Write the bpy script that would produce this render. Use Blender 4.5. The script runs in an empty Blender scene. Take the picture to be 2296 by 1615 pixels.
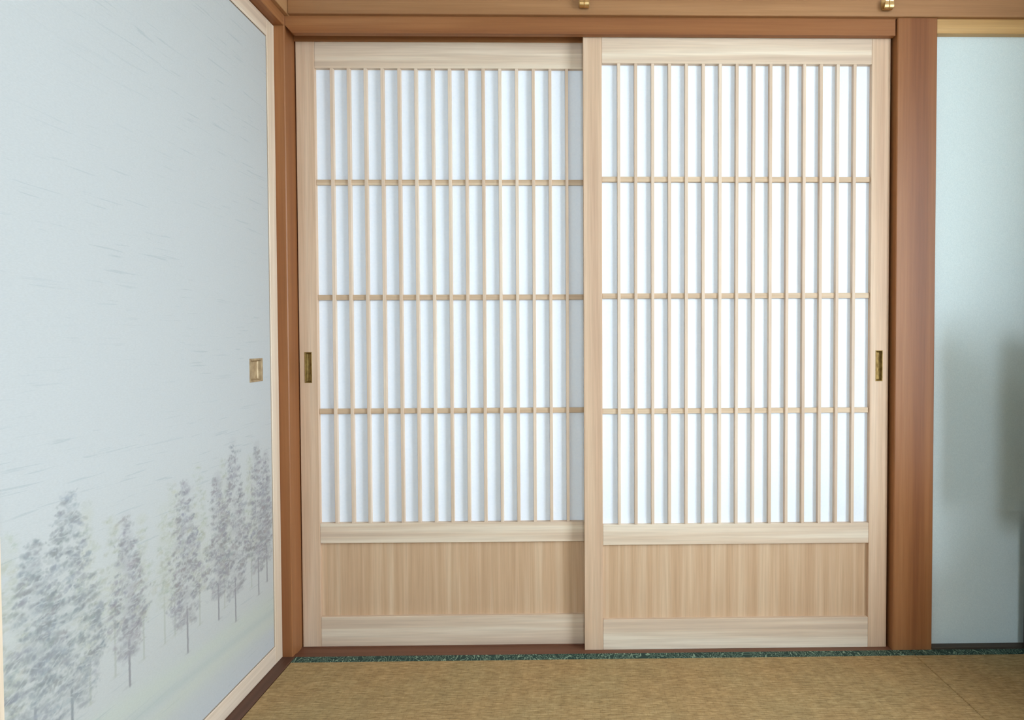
import bpy, bmesh, math, random
import numpy as np
from mathutils import Matrix, Vector

random.seed(7)
sc = bpy.context.scene
COL = sc.collection

# ------------------------------------------------------------------ camera
CAM_Z = 0.906                      # metres above the mats (a kneeling photographer)
FPX, CX, CY = 1350.0, 1303.0, 794.6
YAW, PITCH, ROLL = math.radians(0.905), math.radians(1.250), math.radians(-0.188)
cam_d = bpy.data.cameras.new('camera')
cam_d.sensor_width = 36.0
cam_d.lens = FPX / 2296 * 36.0
cam_d.shift_x = (1148 - CX) / 2296
cam_d.shift_y = (CY - 807.5) / 2296
cam_d.clip_start = 0.02
cam = bpy.data.objects.new('camera', cam_d)
COL.objects.link(cam)
_cy, _sy, _cp, _sp, _cr, _sr = (math.cos(YAW), math.sin(YAW), math.cos(PITCH), math.sin(PITCH),
                               math.cos(ROLL), math.sin(ROLL))
_b = np.array([[1, 0, 0], [0, _cp, -_sp], [0, _sp, _cp]]) @ np.array([[_cy, -_sy, 0], [_sy, _cy, 0], [0, 0, 1]])
_m = np.array([[_cr, -_sr, 0], [_sr, _cr, 0], [0, 0, 1]]) @ np.array([_b[0], -_b[2], _b[1]])
M = Matrix.Identity(4)
for i in range(3):
    M[i][0], M[i][1], M[i][2] = _m[0][i], -_m[1][i], -_m[2][i]
M[0][3], M[1][3], M[2][3] = 0.0, 0.0, CAM_Z
cam.matrix_world = M
sc.camera = cam

# ------------------------------------------------------------------ sky, exposure
world = bpy.data.worlds.new('sky')
sc.world = world
world.use_nodes = True
bg = world.node_tree.nodes['Background']
bg.inputs['Color'].default_value = (0.755, 0.885, 1.0, 1)
bg.inputs['Strength'].default_value = 12.0
sc.view_settings.view_transform = 'Standard'
sc.view_settings.look = 'None'
sc.view_settings.gamma = 1.0
sc.view_settings.use_curve_mapping = False
sc.view_settings.exposure = 0.64
sc.cycles.max_bounces = 6
sc.cycles.diffuse_bounces = 5
sc.cycles.adaptive_threshold = 0.03
sc.cycles.glossy_bounces = 2
sc.cycles.transmission_bounces = 2
sc.cycles.caustics_reflective = False
sc.cycles.caustics_refractive = False

# window opening in the right-hand wall (daylight enters here)
WALL_R = 1.53
WIN_Y0, WIN_Y1, WIN_Z0, WIN_Z1 = 0.00, 1.00, 0.46, 2.16
# unseen second window, added behind the camera for frontal fill light
FRONT_Y = -1.60
WF_X0, WF_X1, WF_Z0, WF_Z1 = 0.02, 0.72, 1.30, 2.22
def portal(loc, rot, sx, sy):
    pd = bpy.data.lights.new('window_portal', 'AREA')
    pd.shape = 'RECTANGLE'
    pd.size, pd.size_y = sx, sy
    pd.cycles.is_portal = True
    po = bpy.data.objects.new('window_portal', pd)
    COL.objects.link(po)
    po.location, po.rotation_euler = loc, rot


portal((WALL_R + 0.13, (WIN_Y0 + WIN_Y1) / 2, (WIN_Z0 + WIN_Z1) / 2), (0, math.radians(90), 0), WIN_Z1 - WIN_Z0, WIN_Y1 - WIN_Y0)
portal(((WF_X0 + WF_X1) / 2, FRONT_Y - 0.08, (WF_Z0 + WF_Z1) / 2), (math.radians(90), 0, 0), WF_X1 - WF_X0, WF_Z1 - WF_Z0)


# ------------------------------------------------------------------ materials
def srgb(r, g, b):
    def f(c):
        c /= 255.0
        return c / 12.92 if c <= 0.04045 else ((c + 0.055) / 1.055) ** 2.4
    return (f(r), f(g), f(b), 1.0)


def new_mat(name, rough=0.6, spec=0.3):
    m = bpy.data.materials.new(name)
    m.use_nodes = True
    nt = m.node_tree
    p = nt.nodes['Principled BSDF']
    p.inputs['Roughness'].default_value = rough
    p.inputs['Specular IOR Level'].default_value = spec
    return m, nt, p


def node(nt, typ, **kw):
    n = nt.nodes.new(typ)
    for k, v in kw.items():
        setattr(n, k, v)
    return n


def coords(nt, scale, random_shift=True):
    """World position stretched by scale, shifted per object so that no two boards share their grain."""
    g = node(nt, 'ShaderNodeNewGeometry')
    mp = node(nt, 'ShaderNodeMapping')
    mp.inputs['Scale'].default_value = scale
    nt.links.new(g.outputs['Position'], mp.inputs['Vector'])
    if random_shift:
        oi = node(nt, 'ShaderNodeObjectInfo')
        cb = node(nt, 'ShaderNodeVectorMath', operation='SCALE')
        cb.inputs[0].default_value = (37.0, 53.0, 71.0)
        nt.links.new(oi.outputs['Random'], cb.inputs['Scale'])
        nt.links.new(cb.outputs[0], mp.inputs['Location'])
    return mp.outputs['Vector']


def noise(nt, vec, scale, detail=4.0, rough=0.55, dist=0.0):
    n = node(nt, 'ShaderNodeTexNoise')
    n.inputs['Scale'].default_value = scale
    n.inputs['Detail'].default_value = detail
    n.inputs['Roughness'].default_value = rough
    n.inputs['Distortion'].default_value = dist
    nt.links.new(vec, n.inputs['Vector'])
    return n.outputs['Fac']


def ramp(nt, fac, stops):
    r = node(nt, 'ShaderNodeValToRGB')
    els = r.color_ramp.elements
    while len(els) < len(stops):
        els.new(0.5)
    for e, (p, c) in zip(els, stops):
        e.position = p
        e.color = c
    nt.links.new(fac, r.inputs['Fac'])
    return r.outputs['Color']


def mix(nt, a, b, fac, mode='MIX'):
    m = node(nt, 'ShaderNodeMix', data_type='RGBA', blend_type=mode)
    for sock, v in ((m.inputs[6], a), (m.inputs[7], b)):
        if isinstance(v, tuple):
            sock.default_value = v
        else:
            nt.links.new(v, sock)
    if isinstance(fac, (int, float)):
        m.inputs[0].default_value = fac
    else:
        nt.links.new(fac, m.inputs[0])
    return m.outputs[2]


def bump(nt, p, height, strength, dist=0.001):
    b = node(nt, 'ShaderNodeBump')
    b.inputs['Strength'].default_value = strength
    b.inputs['Distance'].default_value = dist
    nt.links.new(height, b.inputs['Height'])
    nt.links.new(b.outputs['Normal'], p.inputs['Normal'])


def wood(name, axis, dark, mid, light, rough=0.55, spec=0.35, fine=1.0, band=1.0, pore=0.06):
    """Straight-grained timber; axis 0/1/2 is the direction of the grain."""
    m, nt, p = new_mat(name, rough, spec)
    s = [1.0, 1.0, 1.0]
    s[axis] = 0.025
    v = coords(nt, tuple(s))
    broad = noise(nt, v, 26 * band, 3.0, 0.5, 0.3)
    thin = noise(nt, v, 210 * fine, 3.0, 0.6)
    c = ramp(nt, broad, [(0.30, dark), (0.50, mid), (0.68, light)])
    c2 = ramp(nt, thin, [(0.35, (0.80, 0.78, 0.76, 1)), (0.62, (1.06, 1.06, 1.06, 1))])
    c = mix(nt, c, c2, 0.42, 'MULTIPLY')
    nt.links.new(c, p.inputs['Base Color'])
    bump(nt, p, thin, pore)
    return m


SPRUCE = dict(dark=srgb(200, 166, 138), mid=srgb(215, 184, 155), light=srgb(228, 203, 177), rough=0.5, spec=0.35)
RAILS = dict(dark=srgb(203, 178, 156), mid=srgb(219, 196, 172), light=srgb(233, 217, 196), rough=0.5, spec=0.35, band=1.5)
M_STILE = wood('pale_timber_upright', 2, **SPRUCE)
M_RAIL = wood('pale_timber_level', 0, **RAILS)
M_SLAT = wood('pale_timber_slat', 2, srgb(206, 180, 156), srgb(219, 195, 172), srgb(231, 212, 192), 0.5, 0.35)
M_CROSS = wood('pale_timber_cross_slat', 0, srgb(190, 160, 130), srgb(205, 177, 147), srgb(218, 194, 165), 0.5, 0.35)
M_BOARD = wood('pale_timber_board', 2, srgb(198, 163, 130), srgb(205, 171, 138), srgb(217, 188, 157), 0.5, 0.35, band=1.7)
M_FRAME_Z = wood('fusuma_frame_upright', 2, srgb(214, 190, 164), srgb(230, 210, 186), srgb(239, 223, 203), 0.45, 0.4)
M_FRAME_Y = wood('fusuma_frame_level', 1, srgb(206, 182, 160), srgb(222, 202, 180), srgb(232, 215, 196), 0.45, 0.4)
BROWN = dict(dark=srgb(132, 82, 50), mid=srgb(150, 98, 60), light=srgb(163, 111, 71), rough=0.40, spec=0.25, band=0.8)
M_POST = wood('brown_timber_upright', 2, **BROWN)
M_BEAM = wood('brown_timber_level', 0, **BROWN)
M_BEAM_Y = wood('brown_timber_along_left_wall', 1, **BROWN)
M_SILL = wood('dark_brown_timber_level', 0, srgb(96, 62, 46), srgb(110, 72, 54), srgb(122, 82, 62), 0.45, 0.25)
M_SILL_Y = wood('dark_brown_timber_along_left_wall', 1, srgb(84, 58, 46), srgb(96, 66, 53), srgb(108, 76, 61), 0.45, 0.25)
M_NAGESHI = wood('tan_timber_level', 0, srgb(150, 106, 70), srgb(164, 119, 80), srgb(176, 132, 92), 0.45, 0.3)
M_NAGESHI_Y = wood('tan_timber_along_left_wall', 1, srgb(150, 108, 72), srgb(166, 124, 84), srgb(180, 138, 97), 0.4, 0.5)
M_GOLD = wood('honey_timber_level', 0, srgb(186, 144, 88), srgb(202, 160, 104), srgb(212, 174, 122), 0.45, 0.4)
M_CABINET = wood('dark_stained_timber', 0, srgb(38, 30, 26), srgb(48, 38, 33), srgb(58, 46, 40), 0.4, 0.4)
M_SKIRT = wood('dark_weathered_strip', 0, srgb(66, 58, 50), srgb(78, 68, 58), srgb(90, 78, 66), 0.6, 0.3)
M_CEIL = wood('ceiling_boards', 1, srgb(184, 158, 128), srgb(198, 172, 142), srgb(212, 188, 158), 0.6, 0.3)

# plaster
M_PLASTER, nt, p = new_mat('pale_plaster', 0.9, 0.1)
v = coords(nt, (1, 1, 1), False)
f1 = noise(nt, v, 420, 3)
nt.links.new(ramp(nt, f1, [(0.3, srgb(208, 221, 222)), (0.7, srgb(220, 231, 231))]), p.inputs['Base Color'])
bump(nt, p, f1, 0.15, 0.0006)

# shoji paper
M_PAPER, nt, p = new_mat('washi_paper', 0.95, 0.05)
v = coords(nt, (1, 1, 1), False)
f1 = noise(nt, v, 160, 5, 0.7)
nt.links.new(ramp(nt, f1, [(0.3, srgb(234, 241, 252)), (0.7, srgb(240, 246, 255))]), p.inputs['Base Color'])
bump(nt, p, f1, 0.05, 0.0003)

# fusuma paper: printed landscape (colour attribute) over a slubbed sheet
M_FUSUMA, nt, p = new_mat('printed_fusuma_paper', 0.85, 0.12)
at = node(nt, 'ShaderNodeVertexColor', layer_name='print')
v = coords(nt, (1.0, 0.05, 1.0), False)
slub = noise(nt, v, 185, 2, 0.5, 0.4)
where = noise(nt, coords(nt, (1, 0.35, 1), False), 5.5, 2)
wm = node(nt, 'ShaderNodeMath', operation='MULTIPLY')
line = ramp(nt, slub, [(0.63, (0, 0, 0, 1)), (0.70, (1, 1, 1, 1))])
patch = ramp(nt, where, [(0.30, (0, 0, 0, 1)), (0.55, (1, 1, 1, 1))])
nt.links.new(line, wm.inputs[0])
nt.links.new(patch, wm.inputs[1])
wm2 = node(nt, 'ShaderNodeMath', operation='MULTIPLY')
wm2.inputs[1].default_value = 0.26
nt.links.new(wm.outputs[0], wm2.inputs[0])
c = mix(nt, at.outputs['Color'], srgb(140, 152, 156), wm2.outputs[0])
fib = noise(nt, coords(nt, (1, 0.4, 1), False), 500, 2)
c = mix(nt, c, ramp(nt, fib, [(0.3, (0.96, 0.96, 0.96, 1)), (0.7, (1.02, 1.02, 1.02, 1))]), 1.0, 'MULTIPLY')
nt.links.new(c, p.inputs['Base Color'])
bump(nt, p, fib, 0.08, 0.0003)

# brass
M_BRASS, nt, p = new_mat('aged_brass', 0.5, 0.4)
p.inputs['Metallic'].default_value = 0.5
v = coords(nt, (1, 1, 0.6), True)
nt.links.new(ramp(nt, noise(nt, v, 130, 3), [(0.35, srgb(122, 94, 46)), (0.65, srgb(158, 128, 70))]), p.inputs['Base Color'])
M_BRASS_PALE, nt, p = new_mat('pale_brass', 0.5, 0.4)
p.inputs['Metallic'].default_value = 0.35
v = coords(nt, (1, 1, 0.6), True)
nt.links.new(ramp(nt, noise(nt, v, 110, 3), [(0.35, srgb(168, 142, 108)), (0.65, srgb(192, 168, 132))]), p.inputs['Base Color'])
M_HOOK, nt, p = new_mat('polished_brass', 0.36, 0.5)
p.inputs['Metallic'].default_value = 1.0
nt.links.new(ramp(nt, noise(nt, coords(nt, (1, 1, 1)), 90, 2), [(0.3, srgb(200, 160, 104)), (0.7, srgb(224, 188, 134))]), p.inputs['Base Color'])

# tatami rush
M_RUSH, nt, p = new_mat('woven_rush', 0.75, 0.25)
v = coords(nt, (0.16, 1.0, 1.0), True)
f1 = noise(nt, v, 260, 3, 0.65)
f2 = noise(nt, coords(nt, (1.0, 0.22, 1.0)), 60, 3, 0.6)
f3 = noise(nt, coords(nt, (1, 1, 1), False), 5, 2)
wv = node(nt, 'ShaderNodeTexBrick', offset=0.37, offset_frequency=2, squash=1.4, squash_frequency=3)
wv.inputs['Scale'].default_value = 1.0
wv.inputs['Brick Width'].default_value = 0.019
wv.inputs['Row Height'].default_value = 0.0078
wv.inputs['Mortar Size'].default_value = 0.0011
wv.inputs['Mortar Smooth'].default_value = 0.9
wv.inputs['Color1'].default_value = (1.06, 1.06, 1.06, 1)
wv.inputs['Color2'].default_value = (0.92, 0.92, 0.92, 1)
wv.inputs['Mortar'].default_value = (0.70, 0.69, 0.66, 1)
wob = noise(nt, coords(nt, (1, 1, 1), False), 40, 2)
wsc = node(nt, 'ShaderNodeMath', operation='MULTIPLY')
wsc.inputs[1].default_value = 0.006
nt.links.new(wob, wsc.inputs[0])
wad = node(nt, 'ShaderNodeVectorMath', operation='ADD')
nt.links.new(coords(nt, (1, 1, 1), False), wad.inputs[0])
nt.links.new(wsc.outputs[0], wad.inputs[1])
nt.links.new(wad.outputs[0], wv.inputs['Vector'])
c = ramp(nt, f1, [(0.32, srgb(148, 122, 82)), (0.5, srgb(171, 144, 101)), (0.7, srgb(190, 164, 120))])
c = mix(nt, c, ramp(nt, f2, [(0.35, (0.86, 0.85, 0.84, 1)), (0.65, (1.05, 1.05, 1.05, 1))]), 0.7, 'MULTIPLY')
c = mix(nt, c, wv.outputs['Color'], 0.75, 'MULTIPLY')
c = mix(nt, c, ramp(nt, f3, [(0.35, (1.04, 0.96, 0.88, 1)), (0.65, (0.97, 1.0, 0.97, 1))]), 0.6, 'MULTIPLY')
nt.links.new(c, p.inputs['Base Color'])
bump(nt, p, f1, 0.35, 0.0012)

# green brocade border of the mats
M_HERI, nt, p = new_mat('green_brocade', 0.8, 0.15)
v = coords(nt, (1.0, 0.55, 1.0), False)
n1 = noise(nt, v, 40, 1.0, 0.4, 1.0)
mm = node(nt, 'ShaderNodeMath', operation='MULTIPLY')
mm.inputs[1].default_value = 9.0
nt.links.new(n1, mm.inputs[0])
fr = node(nt, 'ShaderNodeMath', operation='PINGPONG')
fr.inputs[1].default_value = 0.5
nt.links.new(mm.outputs[0], fr.inputs[0])
c = ramp(nt, fr.outputs[0], [(0.26, srgb(50, 70, 64)), (0.38, srgb(74, 100, 88)), (0.47, srgb(140, 162, 140))])
nt.links.new(c, p.inputs['Base Color'])
bump(nt, p, fr.outputs[0], 0.4, 0.0006)

M_GROUND, nt, p = new_mat('pale_gravel', 0.95, 0.1)
nt.links.new(ramp(nt, noise(nt, coords(nt, (1, 1, 1), False), 20, 4), [(0.3, srgb(150, 148, 140)), (0.7, srgb(186, 184, 176))]), p.inputs['Base Color'])


# ------------------------------------------------------------------ mesh helpers
def link(name, me, mat, parent=None, loc=None):
    o = bpy.data.objects.new(name, me)
    COL.objects.link(o)
    if mat is not None and not me.materials:
        me.materials.append(mat)
    if parent is not None:
        o.parent = parent
    if loc is not None:
        o.location = loc
    return o


def tag(o, label=None, category=None, group=None, kind=None):
    for k, v in (('label', label), ('category', category), ('group', group), ('kind', kind)):
        if v:
            o[k] = v
    return o


def base(name, loc):
    o = bpy.data.objects.new(name, None)
    COL.objects.link(o)
    o.location = loc
    o.empty_display_size = 0.05
    return o


def box_bm(bm, x0, x1, y0, y1, z0, z1):
    vs = [bm.verts.new(c) for c in ((x0, y0, z0), (x1, y0, z0), (x1, y1, z0), (x0, y1, z0),
                                    (x0, y0, z1), (x1, y0, z1), (x1, y1, z1), (x0, y1, z1))]
    for f in ((0, 3, 2, 1), (4, 5, 6, 7), (0, 1, 5, 4), (1, 2, 6, 5), (2, 3, 7, 6), (3, 0, 4, 7)):
        bm.faces.new([vs[i] for i in f])
    return vs


def finish(bm, name, bevel=0.0, segs=1):
    if bevel:
        bmesh.ops.bevel(bm, geom=list(bm.edges), offset=bevel, segments=segs, affect='EDGES', profile=0.5)
    bmesh.ops.recalc_face_normals(bm, faces=bm.faces)
    me = bpy.data.meshes.new(name)
    bm.to_mesh(me)
    bm.free()
    return me


def off(parent):
    return Vector((0, 0, 0)) if parent is None else parent.location


def beam(name, x0, x1, y0, y1, z0, z1, mat, parent=None, bevel=0.0012):
    """One squared timber (or slab), given in room coordinates, with a fine chamfer."""
    bm = bmesh.new()
    c = Vector(((x0 + x1) / 2, (y0 + y1) / 2, z0))
    box_bm(bm, x0 - c.x, x1 - c.x, y0 - c.y, y1 - c.y, 0, z1 - z0)
    return link(name, finish(bm, name, bevel), mat, parent, c - off(parent))


def prism(name, pts, lo, hi, axis, mat, parent=None, bevel=0.0):
    """Polygon extruded along an axis. pts are the two other coordinates in x,y,z order."""
    bm = bmesh.new()
    def mk(a, t):
        c = list(a)
        c.insert(axis, t)
        return c
    A = [bm.verts.new(mk(q, lo)) for q in pts]
    B = [bm.verts.new(mk(q, hi)) for q in pts]
    n = len(pts)
    bm.faces.new(A)
    bm.faces.new(B[::-1])
    for i in range(n):
        bm.faces.new((A[i], B[i], B[(i + 1) % n], A[(i + 1) % n]))
    o = link(name, finish(bm, name, bevel), mat, parent)
    if parent is not None:
        o.location = -off(parent)
    return o


def pocket_beam(name, x0, x1, y0, y1, z0, z1, hole, depth, mat, parent, bevel=0.0012):
    """Upright stile whose front (low-y) face has a rectangular pocket for a recessed pull."""
    hx0, hx1, hz0, hz1 = hole
    bm = bmesh.new()
    e = bevel
    xs, zs = [x0 + e, hx0, hx1, x1 - e], [z0 + e, hz0, hz1, z1 - e]
    g = [[bm.verts.new((x, y0, z)) for x in xs] for z in zs]
    for j in range(3):
        for i in range(3):
            if not (i == 1 and j == 1):
                bm.faces.new((g[j][i], g[j][i + 1], g[j + 1][i + 1], g[j + 1][i]))
    d = [bm.verts.new((x, y0 + depth, z)) for x, z in ((hx0, hz0), (hx1, hz0), (hx1, hz1), (hx0, hz1))]
    t = [g[1][1], g[1][2], g[2][2], g[2][1]]
    for i in range(4):
        bm.faces.new((t[i], t[(i + 1) % 4], d[(i + 1) % 4], d[i]))
    bm.faces.new(d)
    ring = [g[0][0], g[0][1], g[0][2], g[0][3], g[1][3], g[2][3], g[3][3], g[3][2], g[3][1], g[3][0], g[2][0], g[1][0]]
    def outer(v, y):
        x = x0 if v.co.x < x0 + e * 1.5 else (x1 if v.co.x > x1 - e * 1.5 else v.co.x)
        z = z0 if v.co.z < z0 + e * 1.5 else (z1 if v.co.z > z1 - e * 1.5 else v.co.z)
        return bm.verts.new((x, y, z))
    r1 = [outer(v, y0 + e) for v in ring]
    r2 = [outer(v, y1) for v in ring]
    n = len(ring)
    for a, b in ((ring, r1), (r1, r2)):
        for i in range(n):
            bm.faces.new((a[i], a[(i + 1) % n], b[(i + 1) % n], b[i]))
    bm.faces.new(r2)
    o = link(name, finish(bm, name), mat, parent)
    o.location = -off(parent)
    return o


def dish(name, u0, u1, z0, z1, depth, rim, mat, parent, to_world, lip=0.0008):
    """Rectangular metal finger pull: raised rim, sloping sides, slightly hollow floor. (u, z, inward depth)."""
    bm = bmesh.new()
    def rect(a, d):
        return [bm.verts.new(to_world(u, z, d)) for u, z in ((u0 + a, z0 + a), (u1 - a, z0 + a), (u1 - a, z1 - a), (u0 + a, z1 - a))]
    rings = [rect(0, 0.0005), rect(0.0004, -lip), rect(rim, -lip), rect(rim + 0.0006, 0.0),
             rect(rim + 0.0022, depth * 0.75), rect(rim + 0.0045, depth)]
    for a, b in zip(rings, rings[1:]):
        for i in range(4):
            bm.faces.new((a[i], a[(i + 1) % 4], b[(i + 1) % 4], b[i]))
    q = rings[-1]
    cu, cz = (u0 + u1) / 2, (z0 + z1) / 2
    cv = bm.verts.new(to_world(cu, cz, depth * 1.12))
    for i in range(4):
        bm.faces.new((q[i], q[(i + 1) % 4], cv))
    o = link(name, finish(bm, name), mat, parent)
    o.location = -off(parent)
    return o


# ------------------------------------------------------------------ room shell
POST_Y = 1.7247                     # front of the posts
RAIL_Y = 1.7290                     # front of the head rail between the posts
PLASTER_Y = 1.7490
LEFT_X = -0.8048                    # room-side face of the left-hand timbers
FUS_X = -0.833                      # face of the fusuma frame
CEIL_Z = 2.40

def S(o, label, cat=None):
    return tag(o, label, cat, None, 'structure')

S(beam('floor', -1.0, WALL_R, FRONT_Y, 1.95, -0.14, -0.055, M_SKIRT, bevel=0), 'dark wooden subfloor under the tatami mats', 'floor')
S(beam('floor_matting', -1.0, WALL_R, FRONT_Y, 0.80, -0.053, -0.001, M_RUSH, bevel=0), 'woven rush flooring towards the middle of the room', 'floor')
S(beam('ceiling', -1.0, WALL_R, FRONT_Y, 1.95, CEIL_Z, CEIL_Z + 0.05, M_CEIL, bevel=0), 'board ceiling high above the sliding doors', 'ceiling')
# back wall: pale plaster right of the post, above the long rail, and the passage side behind the doors
bm = bmesh.new()
box_bm(bm, 1.05, WALL_R, PLASTER_Y, 1.90, 0.0, CEIL_Z)
box_bm(bm, -0.9, 1.05, PLASTER_Y, 1.90, 1.86, CEIL_Z)
S(link('wall_back', finish(bm, 'wall_back'), M_PLASTER), 'pale blue-white plaster wall beyond the brown post', 'wall')
S(beam('wall_passage', -1.0, WALL_R, 1.92, 1.97, -0.05, CEIL_Z, M_PLASTER, bevel=0), 'plaster wall of the passage behind the sliding doors', 'wall')
bm = bmesh.new()
box_bm(bm, -1.0, -0.875, FRONT_Y, 1.95, -0.05, CEIL_Z)
box_bm(bm, -0.875, FUS_X, FRONT_Y, 0.842, 0.0, CEIL_Z)
box_bm(bm, -0.875, LEFT_X - 0.006, 0.842, POST_Y, 1.87, CEIL_Z)
S(link('wall_left', finish(bm, 'wall_left'), M_PLASTER), 'plaster wall around the painted fusuma', 'wall')
bm = bmesh.new()
for q in ((-1.0, WF_X0, -0.05, CEIL_Z), (WF_X1, WALL_R, -0.05, CEIL_Z), (WF_X0, WF_X1, -0.05, WF_Z0), (WF_X0, WF_X1, WF_Z1, CEIL_Z)):
    box_bm(bm, q[0], q[1], FRONT_Y - 0.08, FRONT_Y, q[2], q[3])
S(link('wall_front', finish(bm, 'wall_front'), M_PLASTER), 'plaster wall facing the sliding doors', 'wall')
w = base('fill_window', ((WF_X0 + WF_X1) / 2, FRONT_Y, WF_Z0))  # opening added to brighten the back wall from the front
S(w, 'added fill window in the wall facing the sliding doors', 'window')
for nm, a in (('window_sill', (WF_X0, WF_X1, FRONT_Y - 0.08, FRONT_Y + 0.02, WF_Z0, WF_Z0 + 0.025)),
              ('window_head', (WF_X0, WF_X1, FRONT_Y - 0.08, FRONT_Y + 0.02, WF_Z1 - 0.025, WF_Z1)),
              ('window_jamb', (WF_X0, WF_X0 + 0.025, FRONT_Y - 0.08, FRONT_Y + 0.02, WF_Z0 + 0.025, WF_Z1 - 0.025)),
              ('window_jamb', (WF_X1 - 0.025, WF_X1, FRONT_Y - 0.08, FRONT_Y + 0.02, WF_Z0 + 0.025, WF_Z1 - 0.025))):
    beam(nm, *a, M_BEAM, w)
bm = bmesh.new()
T = 0.13
box_bm(bm, WALL_R, WALL_R + T, FRONT_Y, 1.97, -0.05, WIN_Z0)
box_bm(bm, WALL_R, WALL_R + T, FRONT_Y, 1.97, WIN_Z1, CEIL_Z)
box_bm(bm, WALL_R, WALL_R + T, FRONT_Y, WIN_Y0, WIN_Z0, WIN_Z1)
box_bm(bm, WALL_R, WALL_R + T, WIN_Y1, 1.97, WIN_Z0, WIN_Z1)
S(link('wall_right', finish(bm, 'wall_right'), M_PLASTER), 'plaster wall with the daylight window', 'wall')
w = base('window_1', (WALL_R, (WIN_Y0 + WIN_Y1) / 2, WIN_Z0))
S(w, 'wide window letting in the daylight', 'window')
for nm, a in (('window_sill', (WALL_R - 0.02, WALL_R + T, WIN_Y0, WIN_Y1, WIN_Z0 - 0.0, WIN_Z0 + 0.025)),
              ('window_head', (WALL_R - 0.02, WALL_R + T, WIN_Y0, WIN_Y1, WIN_Z1 - 0.025, WIN_Z1)),
              ('window_jamb', (WALL_R - 0.02, WALL_R + T, WIN_Y0, WIN_Y0 + 0.025, WIN_Z0 + 0.025, WIN_Z1 - 0.025)),
              ('window_jamb', (WALL_R - 0.02, WALL_R + T, WIN_Y1 - 0.025, WIN_Y1, WIN_Z0 + 0.025, WIN_Z1 - 0.025))):
    beam(nm, *a, M_BEAM_Y, w)
S(beam('roof_eave', WALL_R + T, WALL_R + 1.05, FRONT_Y, 1.97, 2.42, 2.48, M_CEIL, bevel=0), 'wooden eave outside over the window', 'eave')
S(beam('ground', -14.0, 14.0, -14.0, 9.0, -0.56, -0.50, M_GROUND, bevel=0), 'pale gravel ground outside the window', 'ground')

# ------------------------------------------------------------------ posts, rails and sills
S(beam('trim_1', -0.91, LEFT_X, POST_Y, 1.90, -0.05, CEIL_Z, M_POST, bevel=0.0022), 'reddish brown corner post between the fusuma and the shoji', 'post')
S(beam('trim_2', 0.9349, 1.0500, POST_Y, 1.90, -0.05, CEIL_Z, M_POST, bevel=0.0022), 'broad brown wooden post to the right of the shoji', 'post')
# grooved head rail over the shoji; its left end is cut off at a slant, its right end stops short of the post
KB, KT, KD = 1.7780, 1.8300, 1.7960
bm = bmesh.new()
sec = [(RAIL_Y, KB), (1.7455, KB), (1.7455, KD), (1.7815, KD), (1.7815, KB + 0.002), (1.7838, KB + 0.002), (1.7838, KD),
       (1.8195, KD), (1.8195, KB), (1.84, KB), (1.84, KT), (RAIL_Y, KT)]
def run(xl, xr, sect):
    A = [bm.verts.new((xl, y, z)) for y, z in sect]
    B = [bm.verts.new((xr, y, z)) for y, z in sect]
    n = len(sect)
    bm.faces.new(A[::-1]); bm.faces.new(B)
    for i in range(n):
        bm.faces.new((A[i], B[i], B[(i + 1) % n], A[(i + 1) % n]))
run(LEFT_X + 0.0204, 0.9302, sec[:2] + [(1.7455, KT)] + sec[-1:])
run(LEFT_X + 0.0004, 0.9302, [(1.7456, KT)] + [(1.7456, KD)] + sec[3:11])
me = finish(bm, 'trim_3')
# slant: the piece between the cut and the post above the doors
bm = bmesh.new(); bm.from_mesh(me)
pts = [(LEFT_X + 0.0004, 1.7990), (LEFT_X + 0.0204, 1.7780), (LEFT_X + 0.0204, 1.83), (LEFT_X + 0.0004, 1.83)]
A = [bm.verts.new((x, RAIL_Y + 0.0002, z)) for x, z in pts]; B = [bm.verts.new((x, 1.7450, z)) for x, z in pts]
bm.faces.new(A); bm.faces.new(B[::-1])
for i in range(4):
    bm.faces.new((A[i], B[i], B[(i + 1) % 4], A[(i + 1) % 4]))
S(link('trim_3', finish(bm, 'trim_3'), M_BEAM), 'brown grooved head rail above the two shoji', 'rail')
# long tie rail (nageshi) across the back wall and along the left wall
NAG_Y, NAG_Z0, NAG_Z1 = 1.7160, 1.8255, 1.935
S(beam('trim_4', LEFT_X + 0.0135, WALL_R - 0.002, NAG_Y, PLASTER_Y + 0.002, NAG_Z0, NAG_Z1, M_NAGESHI, bevel=0.0015), 'long tan tie rail crossing the wall above doors and post', 'rail')
S(beam('trim_5', LEFT_X - 0.03, LEFT_X + 0.0130, FRONT_Y, NAG_Y + 0.028, NAG_Z0 - 0.001, NAG_Z1, M_NAGESHI_Y, bevel=0.0015), 'tan tie rail running along the top of the left wall', 'rail')
S(beam('trim_6', -0.874, LEFT_X, 0.842, POST_Y, 1.7960, 1.8700, M_BEAM_Y, bevel=0.0018), 'brown head rail over the painted fusuma', 'rail')
S(beam('trim_7', 1.0502, WALL_R, RAIL_Y, 1.7600, 1.7850, 1.8300, M_GOLD, bevel=0.0012), 'honey coloured wooden strip along the top of the pale wall', 'trim')
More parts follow.
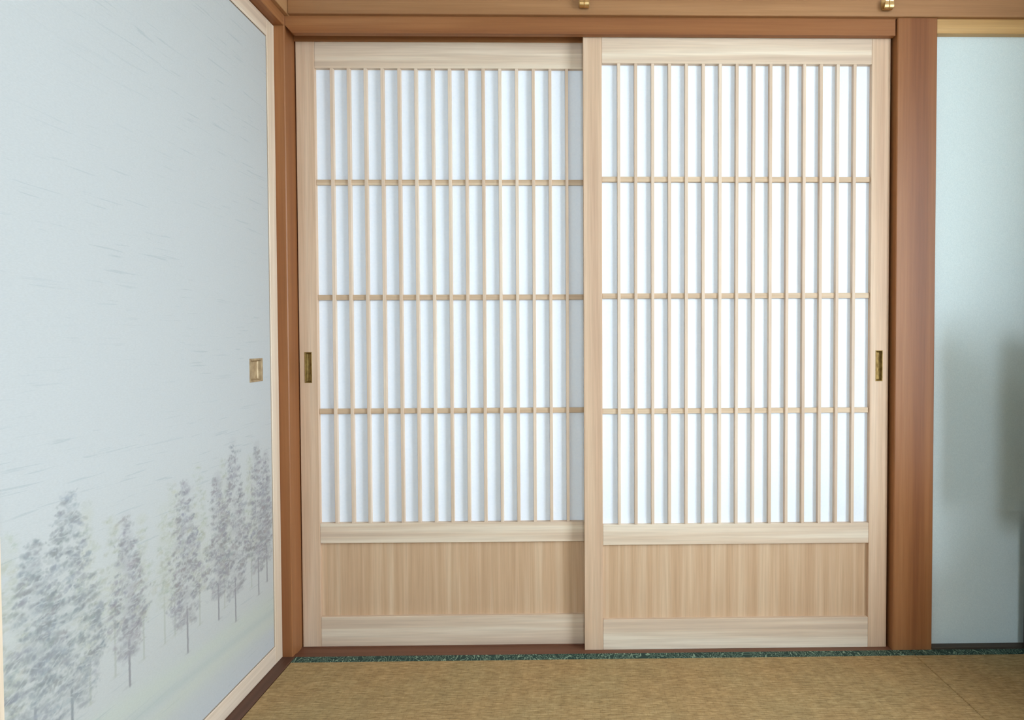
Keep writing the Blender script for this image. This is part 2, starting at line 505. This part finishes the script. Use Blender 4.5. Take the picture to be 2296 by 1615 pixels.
# grooved sill
bm = bmesh.new()
sec = [(POST_Y, 0.0), (1.7455, 0.0), (1.7455, -0.003), (1.7815, -0.003), (1.7815, 0.0), (1.7838, 0.0), (1.7838, -0.003),
       (1.8195, -0.003), (1.8195, 0.0), (1.88, 0.0), (1.88, -0.05), (POST_Y, -0.05)]
run(LEFT_X, 0.9349, sec)
S(link('trim_8', finish(bm, 'trim_8'), M_SILL), 'brown grooved sill under the two shoji', 'sill')
S(beam('trim_9', -0.874, -0.7985, 0.842, POST_Y, -0.05, 0.0012, M_SILL_Y, bevel=0.0012), 'dark brown sill under the painted fusuma', 'sill')
S(beam('baseboard_back', 1.0502, WALL_R, POST_Y + 0.0004, 1.7600, -0.05, 0.0060, M_SKIRT, bevel=0.0012), 'thin dark strip along the foot of the pale wall', 'baseboard')


# ------------------------------------------------------------------ shoji
def shoji(x0, x1, y, top, label, pull, slat_group):
    """One sliding paper screen: stiles, rails, 15 upright slats over 3 cross slats, paper, board, brass pull."""
    D = 0.030
    ix0, ix1 = x0 + 0.0540, x1 - 0.0545
    rail_b, mid_t, mid_b, low_t = 1.7055, 0.3680, 0.3080, 0.0875
    r = base('shoji_screen', ((x0 + x1) / 2, y + D / 2, -0.0025))
    tag(r, label, 'sliding door', 'pale wooden shoji in the doorway')
    L = off(r)
    hw, hz0, hz1 = 0.0215, 0.7850, 0.8765
    px = pull
    hole = (px + 0.0012, px + hw - 0.0012, hz0 + 0.0012, hz1 - 0.0012)
    for a, b in ((x0, ix0), (ix1, x1)):
        if a <= px <= b:
            pocket_beam('stile', a, b, y, y + D, -0.0025, top, hole, 0.011, M_STILE, r)
        else:
            beam('stile', a, b, y, y + D, -0.0025, top, M_STILE, r)
    for z0, z1, nm in ((rail_b, top - 0.0003, 'rail'), (mid_b, mid_t, 'rail'), (-0.0022, low_t, 'rail')):
        beam(nm, ix0 + 0.0003, ix1 - 0.0003, y + 0.0003, y + D - 0.001, z0, z1, M_RAIL, r, 0.0010)
    # upright slats share one mesh
    n, w = 15, 0.0088
    bm = bmesh.new()
    box_bm(bm, -w / 2, w / 2, 0, 0.0138, 0, rail_b - mid_t)
    me = finish(bm, 'slat', 0.0006)
    step = (ix1 - ix0 - w) / (n + 1)
    for i in range(n):
        xc = ix0 + w / 2 + step * (i + 1) - 0.0 * i
        xc = ix0 + (ix1 - ix0) * (i + 1) / (n + 1)
        link('slat', me, M_SLAT, r, Vector((xc, y + 0.0004, mid_t)) - L)
    for zc in (1.3752, 1.0372, 0.7005):
        beam('cross_slat', ix0 + 0.0004, ix1 - 0.0004, y + 0.0058, y + 0.0137, zc - 0.0075, zc + 0.0075, M_CROSS, r, 0.0005)
    beam('paper', ix0 - 0.004, ix1 + 0.004, y + 0.0140, y + 0.0146, mid_t - 0.004, rail_b + 0.004, M_PAPER, r, 0)
    beam('kick_board', ix0 - 0.004, ix1 + 0.004, y + 0.0115, y + 0.0175, low_t - 0.004, mid_b + 0.004, M_BOARD, r, 0)
    h = dish('finger_pull', px, px + hw, hz0, hz1, 0.008, 0.0022, M_BRASS, r, lambda u, z, d: (u, y + d, z))
    h['label'] = 'small upright brass finger pull'
    return r


shoji(-0.8015, 0.0915, 1.7847, 1.7828, 'pale wooden paper shoji beside the corner post, its far edge tucked behind the other shoji', -0.7865, None)
shoji(0.0355, 0.9280, 1.7487, 1.7826, 'pale wooden paper shoji in front of the other one, beside the broad brown post', 0.8897, None)

# ------------------------------------------------------------------ painted fusuma
FY0, FY1, FTOP = 0.8430, POST_Y - 0.0006, 1.7945
PY0, PY1, PZ0, PZ1 = 0.8855, 1.6845, 0.0510, 1.7470
fus = base('fusuma_screen', (FUS_X - 0.014, (FY0 + FY1) / 2, 0.0013))
tag(fus, 'white paper fusuma sliding screen printed with a misty row of trees on the left wall', 'sliding door')


def fbeam(name, y0, y1, z0, z1, mat):
    return beam(name, FUS_X - 0.024, FUS_X, y0, y1, z0, z1, mat, fus, 0.0016)


fbeam('stile', PY1, FY1, 0.0013, FTOP, M_FRAME_Z)
fbeam('stile', FY0, PY0, 0.0013, FTOP, M_FRAME_Z)
fbeam('rail', PY0 + 0.0002, PY1 - 0.0002, PZ1, FTOP - 0.0002, M_FRAME_Y)
fbeam('rail', PY0 + 0.0002, PY1 - 0.0002, 0.0015, PZ0, M_FRAME_Y)

# --- the print, worked out as colours on a fine grid of the paper
rng = np.random.default_rng(11)
RES = 0.00125
HY0, HY1, HZ0, HZ1 = 1.5745, 1.6385, 0.8015, 0.8622     # finger pull
GAP = 0.0030
ys = np.arange(PY0 - 0.004, PY1 - GAP, RES)
ys = np.unique(np.concatenate([ys[(abs(ys - HY0) > 0.0006) & (abs(ys - HY1) > 0.0006)], [HY0, HY1]]))
zs_f = np.arange(PZ0 + GAP, 0.70, RES)
zs = np.concatenate([zs_f, [0.74, HZ0, HZ1, 0.95, 1.1, 1.3, 1.5, 1.65, PZ1 - GAP]])
NY, NZ = len(ys), len(zs)
YY, ZZ = np.meshgrid(ys, zs)
def lin(r, g, b):
    return np.array(srgb(r, g, b)[:3])
PAPER = lin(188, 190, 189)
img = np.ones((NZ, NY, 3)) * PAPER


def smooth_noise(ny, nz, seed):
    g = np.random.default_rng(seed).random((nz + 2, ny + 2))
    u = (YY - ys[0]) / (ys[-1] - ys[0]) * ny
    v = np.clip((ZZ - zs[0]) / 0.70, 0, 0.999) * nz
    i, j = np.minimum(u.astype(int), ny - 1), np.minimum(v.astype(int), nz - 1)
    fu, fv = u - i, v - j
    fu, fv = fu * fu * (3 - 2 * fu), fv * fv * (3 - 2 * fv)
    return (g[j, i] * (1 - fu) * (1 - fv) + g[j, i + 1] * fu * (1 - fv) + g[j + 1, i] * (1 - fu) * fv + g[j + 1, i + 1] * fu * fv)


def blend(mask, colour, a):
    m = np.clip(mask * a, 0, 1)[..., None]
    img[:] = img * (1 - m) + colour * m


# hillside: soft drifting bands of grey, blue and pale green
line_z = 0.262 - 0.085 * (YY - 0.90)
below = np.clip((line_z + 0.02 - ZZ) / 0.10, 0, 1)
blend(below, lin(190, 195, 196), 0.5)
drift = smooth_noise(5, 16, 3)
b1 = np.exp(-((ZZ - (0.208 - 0.08 * (YY - 1.3)) - 0.02 * (drift - 0.5)) / 0.028) ** 2)
blend(b1, lin(190, 197, 184), 0.6)
b2 = np.exp(-((ZZ - (0.150 - 0.04 * (YY - 1.3)) - 0.02 * (drift - 0.5)) / 0.022) ** 2)
blend(b2, lin(194, 199, 184), 0.5)
b3 = np.exp(-((ZZ - (0.178 - 0.06 * (YY - 1.3))) / 0.010) ** 2)
blend(b3, lin(174, 184, 179), 0.45)
b4 = np.clip((0.115 - ZZ) / 0.06, 0, 1)
blend(b4, lin(190, 195, 200), 0.6)
mist = np.exp(-((ZZ - 0.42) / 0.17) ** 2) * (0.4 + 0.6 * smooth_noise(6, 8, 5))
blend(mist, lin(192, 193, 184), 0.5)


def dab(cy, cz, ry, rz, colour, a, ang=0.0):
    R = 1.6 * max(ry, rz)
    i0, i1 = np.searchsorted(ys, (cy - R, cy + R))
    j0, j1 = np.searchsorted(zs, (cz - R, cz + R))
    if i1 <= i0 or j1 <= j0:
        return
    y, z = YY[j0:j1, i0:i1] - cy, ZZ[j0:j1, i0:i1] - cz
    c, s = math.cos(ang), math.sin(ang)
    q = ((y * c + z * s) / ry) ** 2 + ((z * c - y * s) / rz) ** 2
    m = (a * np.clip(1.35 - q, 0, 1))[..., None]
    img[j0:j1, i0:i1] = img[j0:j1, i0:i1] * (1 - m) + np.asarray(colour) * m


def tree(cy, top, foot, half, crown_b, tone, dens, alpha, trunk_a):
    h = top - crown_b
    trunk = np.array(tone) * 0.86
    if trunk_a:
        z = foot
        while z < crown_b + 0.10 * h:
            dab(cy + rng.normal(0, 0.0004), z, 0.0030, 0.004, trunk, trunk_a)
            z += 0.0022
        for k in range(8):
            dab(cy + rng.normal(0, 0.006), foot + rng.normal(0, 0.0016), 0.010, 0.0016, trunk, 0.07)
    def prof(t):
        return half * min(1.0, 0.12 + 1.18 * t ** 0.85) * (1.0 if t < 0.72 else 1.0 - 0.55 * (t - 0.72) / 0.28)
    # soft ground tone of the crown
    for k in range(int(70 * dens)):
        t = rng.random() ** 0.75
        dab(cy + rng.normal(0, 0.34) * prof(t), top - t * h, 0.016, 0.011, tone * 1.12, alpha * 0.16)
    # leaf tufts, roughly on tiers
    n = int(dens * 1.0 * h * half * 2 / (0.018 * 0.0120))
    for k in range(n):
        t = (k + rng.random()) / n
        t = t ** 0.62
        w = prof(t)
        u = rng.uniform(-1, 1)
        u = math.copysign(abs(u) ** 0.8, u)
        y0, z0 = cy + u * w, top - t * h - 0.010 * abs(u) + rng.normal(0, 0.002)
        sh = 0.86 + 0.28 * rng.random() + (0.06 if t > 0.82 else 0)
        col = tone * sh * np.array([1 + rng.normal(0, 0.035), 1, 1 + rng.normal(0, 0.04)])
        a = alpha * rng.uniform(0.45, 1.0) * (0.6 if t > 0.86 else 1.0)
        s = rng.uniform(1.1, 1.75)
        for q in range(8):
            dab(y0 + rng.normal(0, 0.0042) * s, z0 + rng.normal(0, 0.0018) * s, rng.uniform(0.0022, 0.0045) * s,
                rng.uniform(0.0013, 0.0026) * s, col * rng.uniform(0.9, 1.06), a * rng.uniform(0.35, 0.75),
                rng.normal(0.0, 0.6))
        for q in range(4):
            dab(y0 + rng.normal(0, 0.0048) * s, z0 + rng.normal(0, 0.0022) * s, rng.uniform(0.0012, 0.0024) * s,
                rng.uniform(0.0009, 0.0015) * s, col * 0.86, a * rng.uniform(0.4, 0.8), rng.normal(0.0, 0.7))
        # a pale fleck on the upper side of the tuft
        if rng.random() < 0.55:
            dab(y0 + rng.normal(0, 0.002), z0 + 0.0042 * s, 0.0046 * s, 0.0012, PAPER * 1.03, 0.45, rng.normal(0, 0.3))


PALE = lin(172, 174, 160)
for cy, top, foot, half in ((0.898, 0.640, 0.27, 0.036), (1.0435, 0.640, 0.28, 0.028), (1.1012, 0.609, 0.296, 0.036), (1.1743, 0.576, 0.29, 0.030),
                            (1.2350, 0.575, 0.29, 0.028), (1.2661, 0.629, 0.292, 0.036), (1.3507, 0.640, 0.273, 0.045), (1.447, 0.640, 0.268, 0.034),
                            (1.5687, 0.626, 0.269, 0.034)):
    tree(cy, top, foot, half, foot + 0.075, PALE, 0.85, 0.36, 0.18)
GREY = lin(146, 150, 151)
MAUVE = lin(150, 148, 150)
for cy, top, foot, half, cb, tone in ((0.937, 0.612, 0.258, 0.052, 0.305, GREY), (1.0055, 0.667, 0.243, 0.070, 0.290, GREY),
                                      (1.136, 0.585, 0.258, 0.048, 0.318, MAUVE), (1.3070, 0.620, 0.233, 0.060, 0.300, MAUVE),
                                      (1.4225, 0.600, 0.251, 0.050, 0.305, MAUVE), (1.4930, 0.664, 0.214, 0.064, 0.285, MAUVE),
                                      (1.6035, 0.644, 0.234, 0.056, 0.300, MAUVE), (1.648, 0.615, 0.2517, 0.040, 0.315, MAUVE)):
    tree(cy, top, foot, half * 1.05, cb, tone, 1.05, 0.66, 0.5)

PX = FUS_X - 0.0026
verts = np.empty((NZ * NY, 3), np.float32)
verts[:, 0] = PX - fus.location.x
verts[:, 1] = YY.ravel() - fus.location.y
verts[:, 2] = ZZ.ravel() - fus.location.z
jj, ii = np.meshgrid(np.arange(NZ - 1), np.arange(NY - 1), indexing='ij')
jj, ii = jj.ravel(), ii.ravel()
midy, midz = (ys[ii] + ys[ii + 1]) / 2, (zs[jj] + zs[jj + 1]) / 2
keep = ~((midy > HY0) & (midy < HY1) & (midz > HZ0) & (midz < HZ1))
jj, ii = jj[keep], ii[keep]
a = jj * NY + ii
faces = np.stack([a, a + 1, a + 1 + NY, a + NY], 1)
me = bpy.data.meshes.new('printed_paper')
me.vertices.add(len(verts))
me.vertices.foreach_set('co', verts.ravel())
me.loops.add(faces.size)
me.loops.foreach_set('vertex_index', faces.ravel().astype(np.int32))
me.polygons.add(len(faces))
me.polygons.foreach_set('loop_start', (np.arange(len(faces)) * 4).astype(np.int32))
me.polygons.foreach_set('loop_total', np.full(len(faces), 4, np.int32))
me.update(calc_edges=True)
ca = me.color_attributes.new('print', 'FLOAT_COLOR', 'POINT')
rgba = np.ones((NZ * NY, 4), np.float32)
rgba[:, :3] = np.clip(img, 0, 1).reshape(-1, 3)
ca.data.foreach_set('color', rgba.ravel())
o = link('printed_paper', me, M_FUSUMA, fus)
o['label'] = 'white paper printed with misty grey trees on a hillside'
h = dish('finger_pull', HY0 - 0.0008, HY1 + 0.0008, HZ0 - 0.0008, HZ1 + 0.0008, 0.010, 0.0050, M_BRASS_PALE, fus, lambda u, z, d: (PX - d, u, z), 0.0012)
h['label'] = 'square pale brass finger pull'
# board behind the paper so that the screen has a body
beam('core_board', FUS_X - 0.022, FUS_X - 0.0165, PY0 - 0.003, PY1 + 0.003, PZ0 - 0.003, PZ1 + 0.003, M_FRAME_Y, fus, 0)

# ------------------------------------------------------------------ tatami
def tatami(x0, x1, label):
    y0, y1, hw = 0.802, POST_Y - 0.0006, 0.0295
    t = base('tatami_mat', ((x0 + x1) / 2, (y0 + y1) / 2, -0.053))
    tag(t, label, 'tatami mat', 'tatami mats in front of the doors')
    beam('rush_cover', x0, x1, y0, y1, -0.053, 0.0, M_RUSH, t, 0.0018)
    for a, b in ((y1 - hw, y1 - 0.0001), (y0 + 0.0001, y0 + hw)):
        beam('cloth_border', x0 + 0.0006, x1 - 0.0006, a, b, -0.02, 0.0009, M_HERI, t, 0.0004)
    return t


tatami(-0.7978, 0.9846, 'long woven tatami mat lying in front of the two shoji')
tatami(0.9858, WALL_R - 0.002, 'tatami mat in the shaded corner, right of the floor seam')

# ------------------------------------------------------------------ low cabinet just entering the picture, with an unseen flat panel added on it to shade the wall
cab = base('low_cabinet', (1.42, 1.36, 0.0))
tag(cab, 'low dark wooden cabinet against the foot of the pale wall', 'cabinet')
CX0, CX1, CY0, CY1, CZ = 1.3130, WALL_R - 0.004, 1.00, 1.718, 0.405
beam('side_panel', CX0 + 0.016, CX1, CY0, CY0 + 0.018, 0.0012, CZ - 0.02, M_CABINET, cab)
beam('side_panel', CX0 + 0.016, CX1, CY1 - 0.018, CY1, 0.0012, CZ - 0.02, M_CABINET, cab)
beam('top_board', CX0, CX1, CY0 - 0.003, CY1, CZ - 0.02, CZ, M_CABINET, cab, 0.002)
beam('back_panel', CX1 - 0.008, CX1, CY0 + 0.018, CY1 - 0.018, 0.03, CZ - 0.02, M_CABINET, cab)
beam('plinth', CX0 + 0.03, CX1 - 0.01, CY0 + 0.018, CY1 - 0.018, 0.0012, 0.04, M_CABINET, cab)
for i, (a, b) in enumerate(((CY0 + 0.002, (CY0 + CY1) / 2 - 0.0015), ((CY0 + CY1) / 2 + 0.0015, CY1 - 0.002))):
    d = beam('cabinet_door', CX0, CX0 + 0.016, a, b, 0.010, CZ - 0.023, M_CABINET, cab)
    ky = b - 0.03 if i == 0 else a + 0.03
    k = beam('knob', CX0 - 0.016, CX0, ky - 0.008, ky + 0.008, 0.20, 0.216, M_BRASS, None, 0.004)
    k.parent = d
    k.location = Vector((CX0 - 0.008, ky, 0.20)) - d.location - cab.location

M_BLACK, nt, p = new_mat('black_plastic', 0.4, 0.4)
nt.links.new(ramp(nt, noise(nt, coords(nt, (1, 1, 1)), 300, 2), [(0.3, srgb(20, 20, 22)), (0.7, srgb(28, 28, 30))]), p.inputs['Base Color'])
M_SCREEN, nt, p = new_mat('dark_screen_glass', 0.12, 0.5)
nt.links.new(ramp(nt, noise(nt, coords(nt, (1, 1, 1)), 3, 1), [(0.3, srgb(10, 11, 13)), (0.7, srgb(14, 15, 17))]), p.inputs['Base Color'])
blocker = base('shade_blocker', (1.352, 1.300, CZ))  # TV-shaped blocker, out of view, added to shade the lower right plaster
tag(blocker, 'added out-of-view flat black television on the low dark cabinet', 'shade_blocker')
blocker.rotation_euler = (0, 0, math.radians(-51))


def blocker_part(name, x0, x1, y0, y1, z0, z1, mat, bev):
    bm = bmesh.new()
    box_bm(bm, x0, x1, y0, y1, z0, z1)
    return link(name, finish(bm, name, bev), mat, blocker)


blocker_part('foot', -0.14, 0.14, -0.08, 0.08, 0.0004, 0.012, M_BLACK, 0.003)
blocker_part('neck', -0.03, 0.03, 0.0, 0.03, 0.010, 0.08, M_BLACK, 0.003)
blocker_part('housing', -0.250, 0.250, -0.012, 0.025, 0.06, 0.575, M_BLACK, 0.004)
blocker_part('screen', -0.237, 0.237, -0.0135, -0.0115, 0.078, 0.560, M_SCREEN, 0.0004)

# ------------------------------------------------------------------ brass hooks on the tie rail
def hook(xc, low, label):
    W, Tt, r = 0.0270, 0.0020, 0.0085
    h = base('rail_hook', (xc, NAG_Y, low))
    tag(h, label, 'hook', 'brass hooks on the tie rail')
    # strap: over the rail top, down its face, curling out and up at the foot
    path = [(0.024, NAG_Z1 - low + 0.0022), (-0.0012, NAG_Z1 - low + 0.0022), (-0.0012, r + 0.002)]
    for k in range(1, 11):
        a = math.pi * k / 10
        path.append((-0.0012 - r + r * math.cos(a), r + 0.0012 - r * math.sin(a)))
    path += [(-0.0012 - 2 * r, 0.020), (-0.0012 - 2 * r - 0.002, 0.027)]
    bm = bmesh.new()
    rows = []
    for i, (yy, zz) in enumerate(path):
        p0 = path[max(i - 1, 0)]
        p1 = path[min(i + 1, len(path) - 1)]
        ty, tz = p1[0] - p0[0], p1[1] - p0[1]
        l = math.hypot(ty, tz)
        ny, nz = -tz / l * Tt / 2, ty / l * Tt / 2
        hwid = W / 2
        if i >= len(path) - 2:
            hwid = W / 2 * (0.92 if i == len(path) - 2 else 0.70)
        elif 5 <= i <= 10:
            hwid = W / 2 * (0.88 + 0.02 * abs(i - 7.5) * 2)
        rows.append([bm.verts.new((sx * hwid, yy + sn * ny, zz + sn * nz)) for sx, sn in ((-1, -1), (1, -1), (1, 1), (-1, 1))])
    for a, b in zip(rows, rows[1:]):
        for i in range(4):
            bm.faces.new((a[i], a[(i + 1) % 4], b[(i + 1) % 4], b[i]))
    bm.faces.new(rows[0]); bm.faces.new(rows[-1][::-1])
    bmesh.ops.bevel(bm, geom=[e for e in bm.edges if abs(e.verts[0].co.x - e.verts[1].co.x) < 0.004 and e.calc_length() > 0.0021], offset=0.0006, segments=1, affect='EDGES')
    link('strap', finish(bm, 'strap'), M_HOOK, h)
    # raised rib down the curl, and a rimmed plate against the rail
    bm = bmesh.new()
    rows = []
    for i, (yy, zz) in enumerate(path[3:]):
        rows.append([bm.verts.new((sx * 0.0022, yy - 0.0001 + q, zz + e2)) for sx, q, e2 in ((-1, 0, 0), (1, 0, 0), (0, -0.0026, -0.0010))])
    for a, b in zip(rows, rows[1:]):
        for i in range(3):
            bm.faces.new((a[i], a[(i + 1) % 3], b[(i + 1) % 3], b[i]))
    bm.faces.new(rows[0]); bm.faces.new(rows[-1][::-1])
    link('rib', finish(bm, 'rib'), M_HOOK, h)
    bm = bmesh.new()
    pts = []
    for cx_, cz_, a0 in ((W / 2 - 0.005, 0.012, -90), (W / 2 - 0.005, 0.060, 0), (-W / 2 + 0.005, 0.060, 90), (-W / 2 + 0.005, 0.012, 180)):
        for k in range(5):
            a = math.radians(a0 + 22.5 * k)
            pts.append((cx_ + 0.0065 * math.cos(a), cz_ + 0.0065 * math.sin(a)))
    A = [bm.verts.new((x, -0.0001, z)) for x, z in pts]
    B = [bm.verts.new((x, -0.0014, z)) for x, z in pts]
    bm.faces.new(A); bm.faces.new(B[::-1])
    for i in range(len(pts)):
        bm.faces.new((A[i], B[i], B[(i + 1) % len(pts)], A[(i + 1) % len(pts)]))
    link('back_plate', finish(bm, 'back_plate'), M_HOOK, h)
    return h


hook(0.0390, 1.8395, 'brass hook on the tie rail above the middle of the doorway')
hook(0.8960, 1.8380, 'brass hook on the tie rail near the top of the broad post')
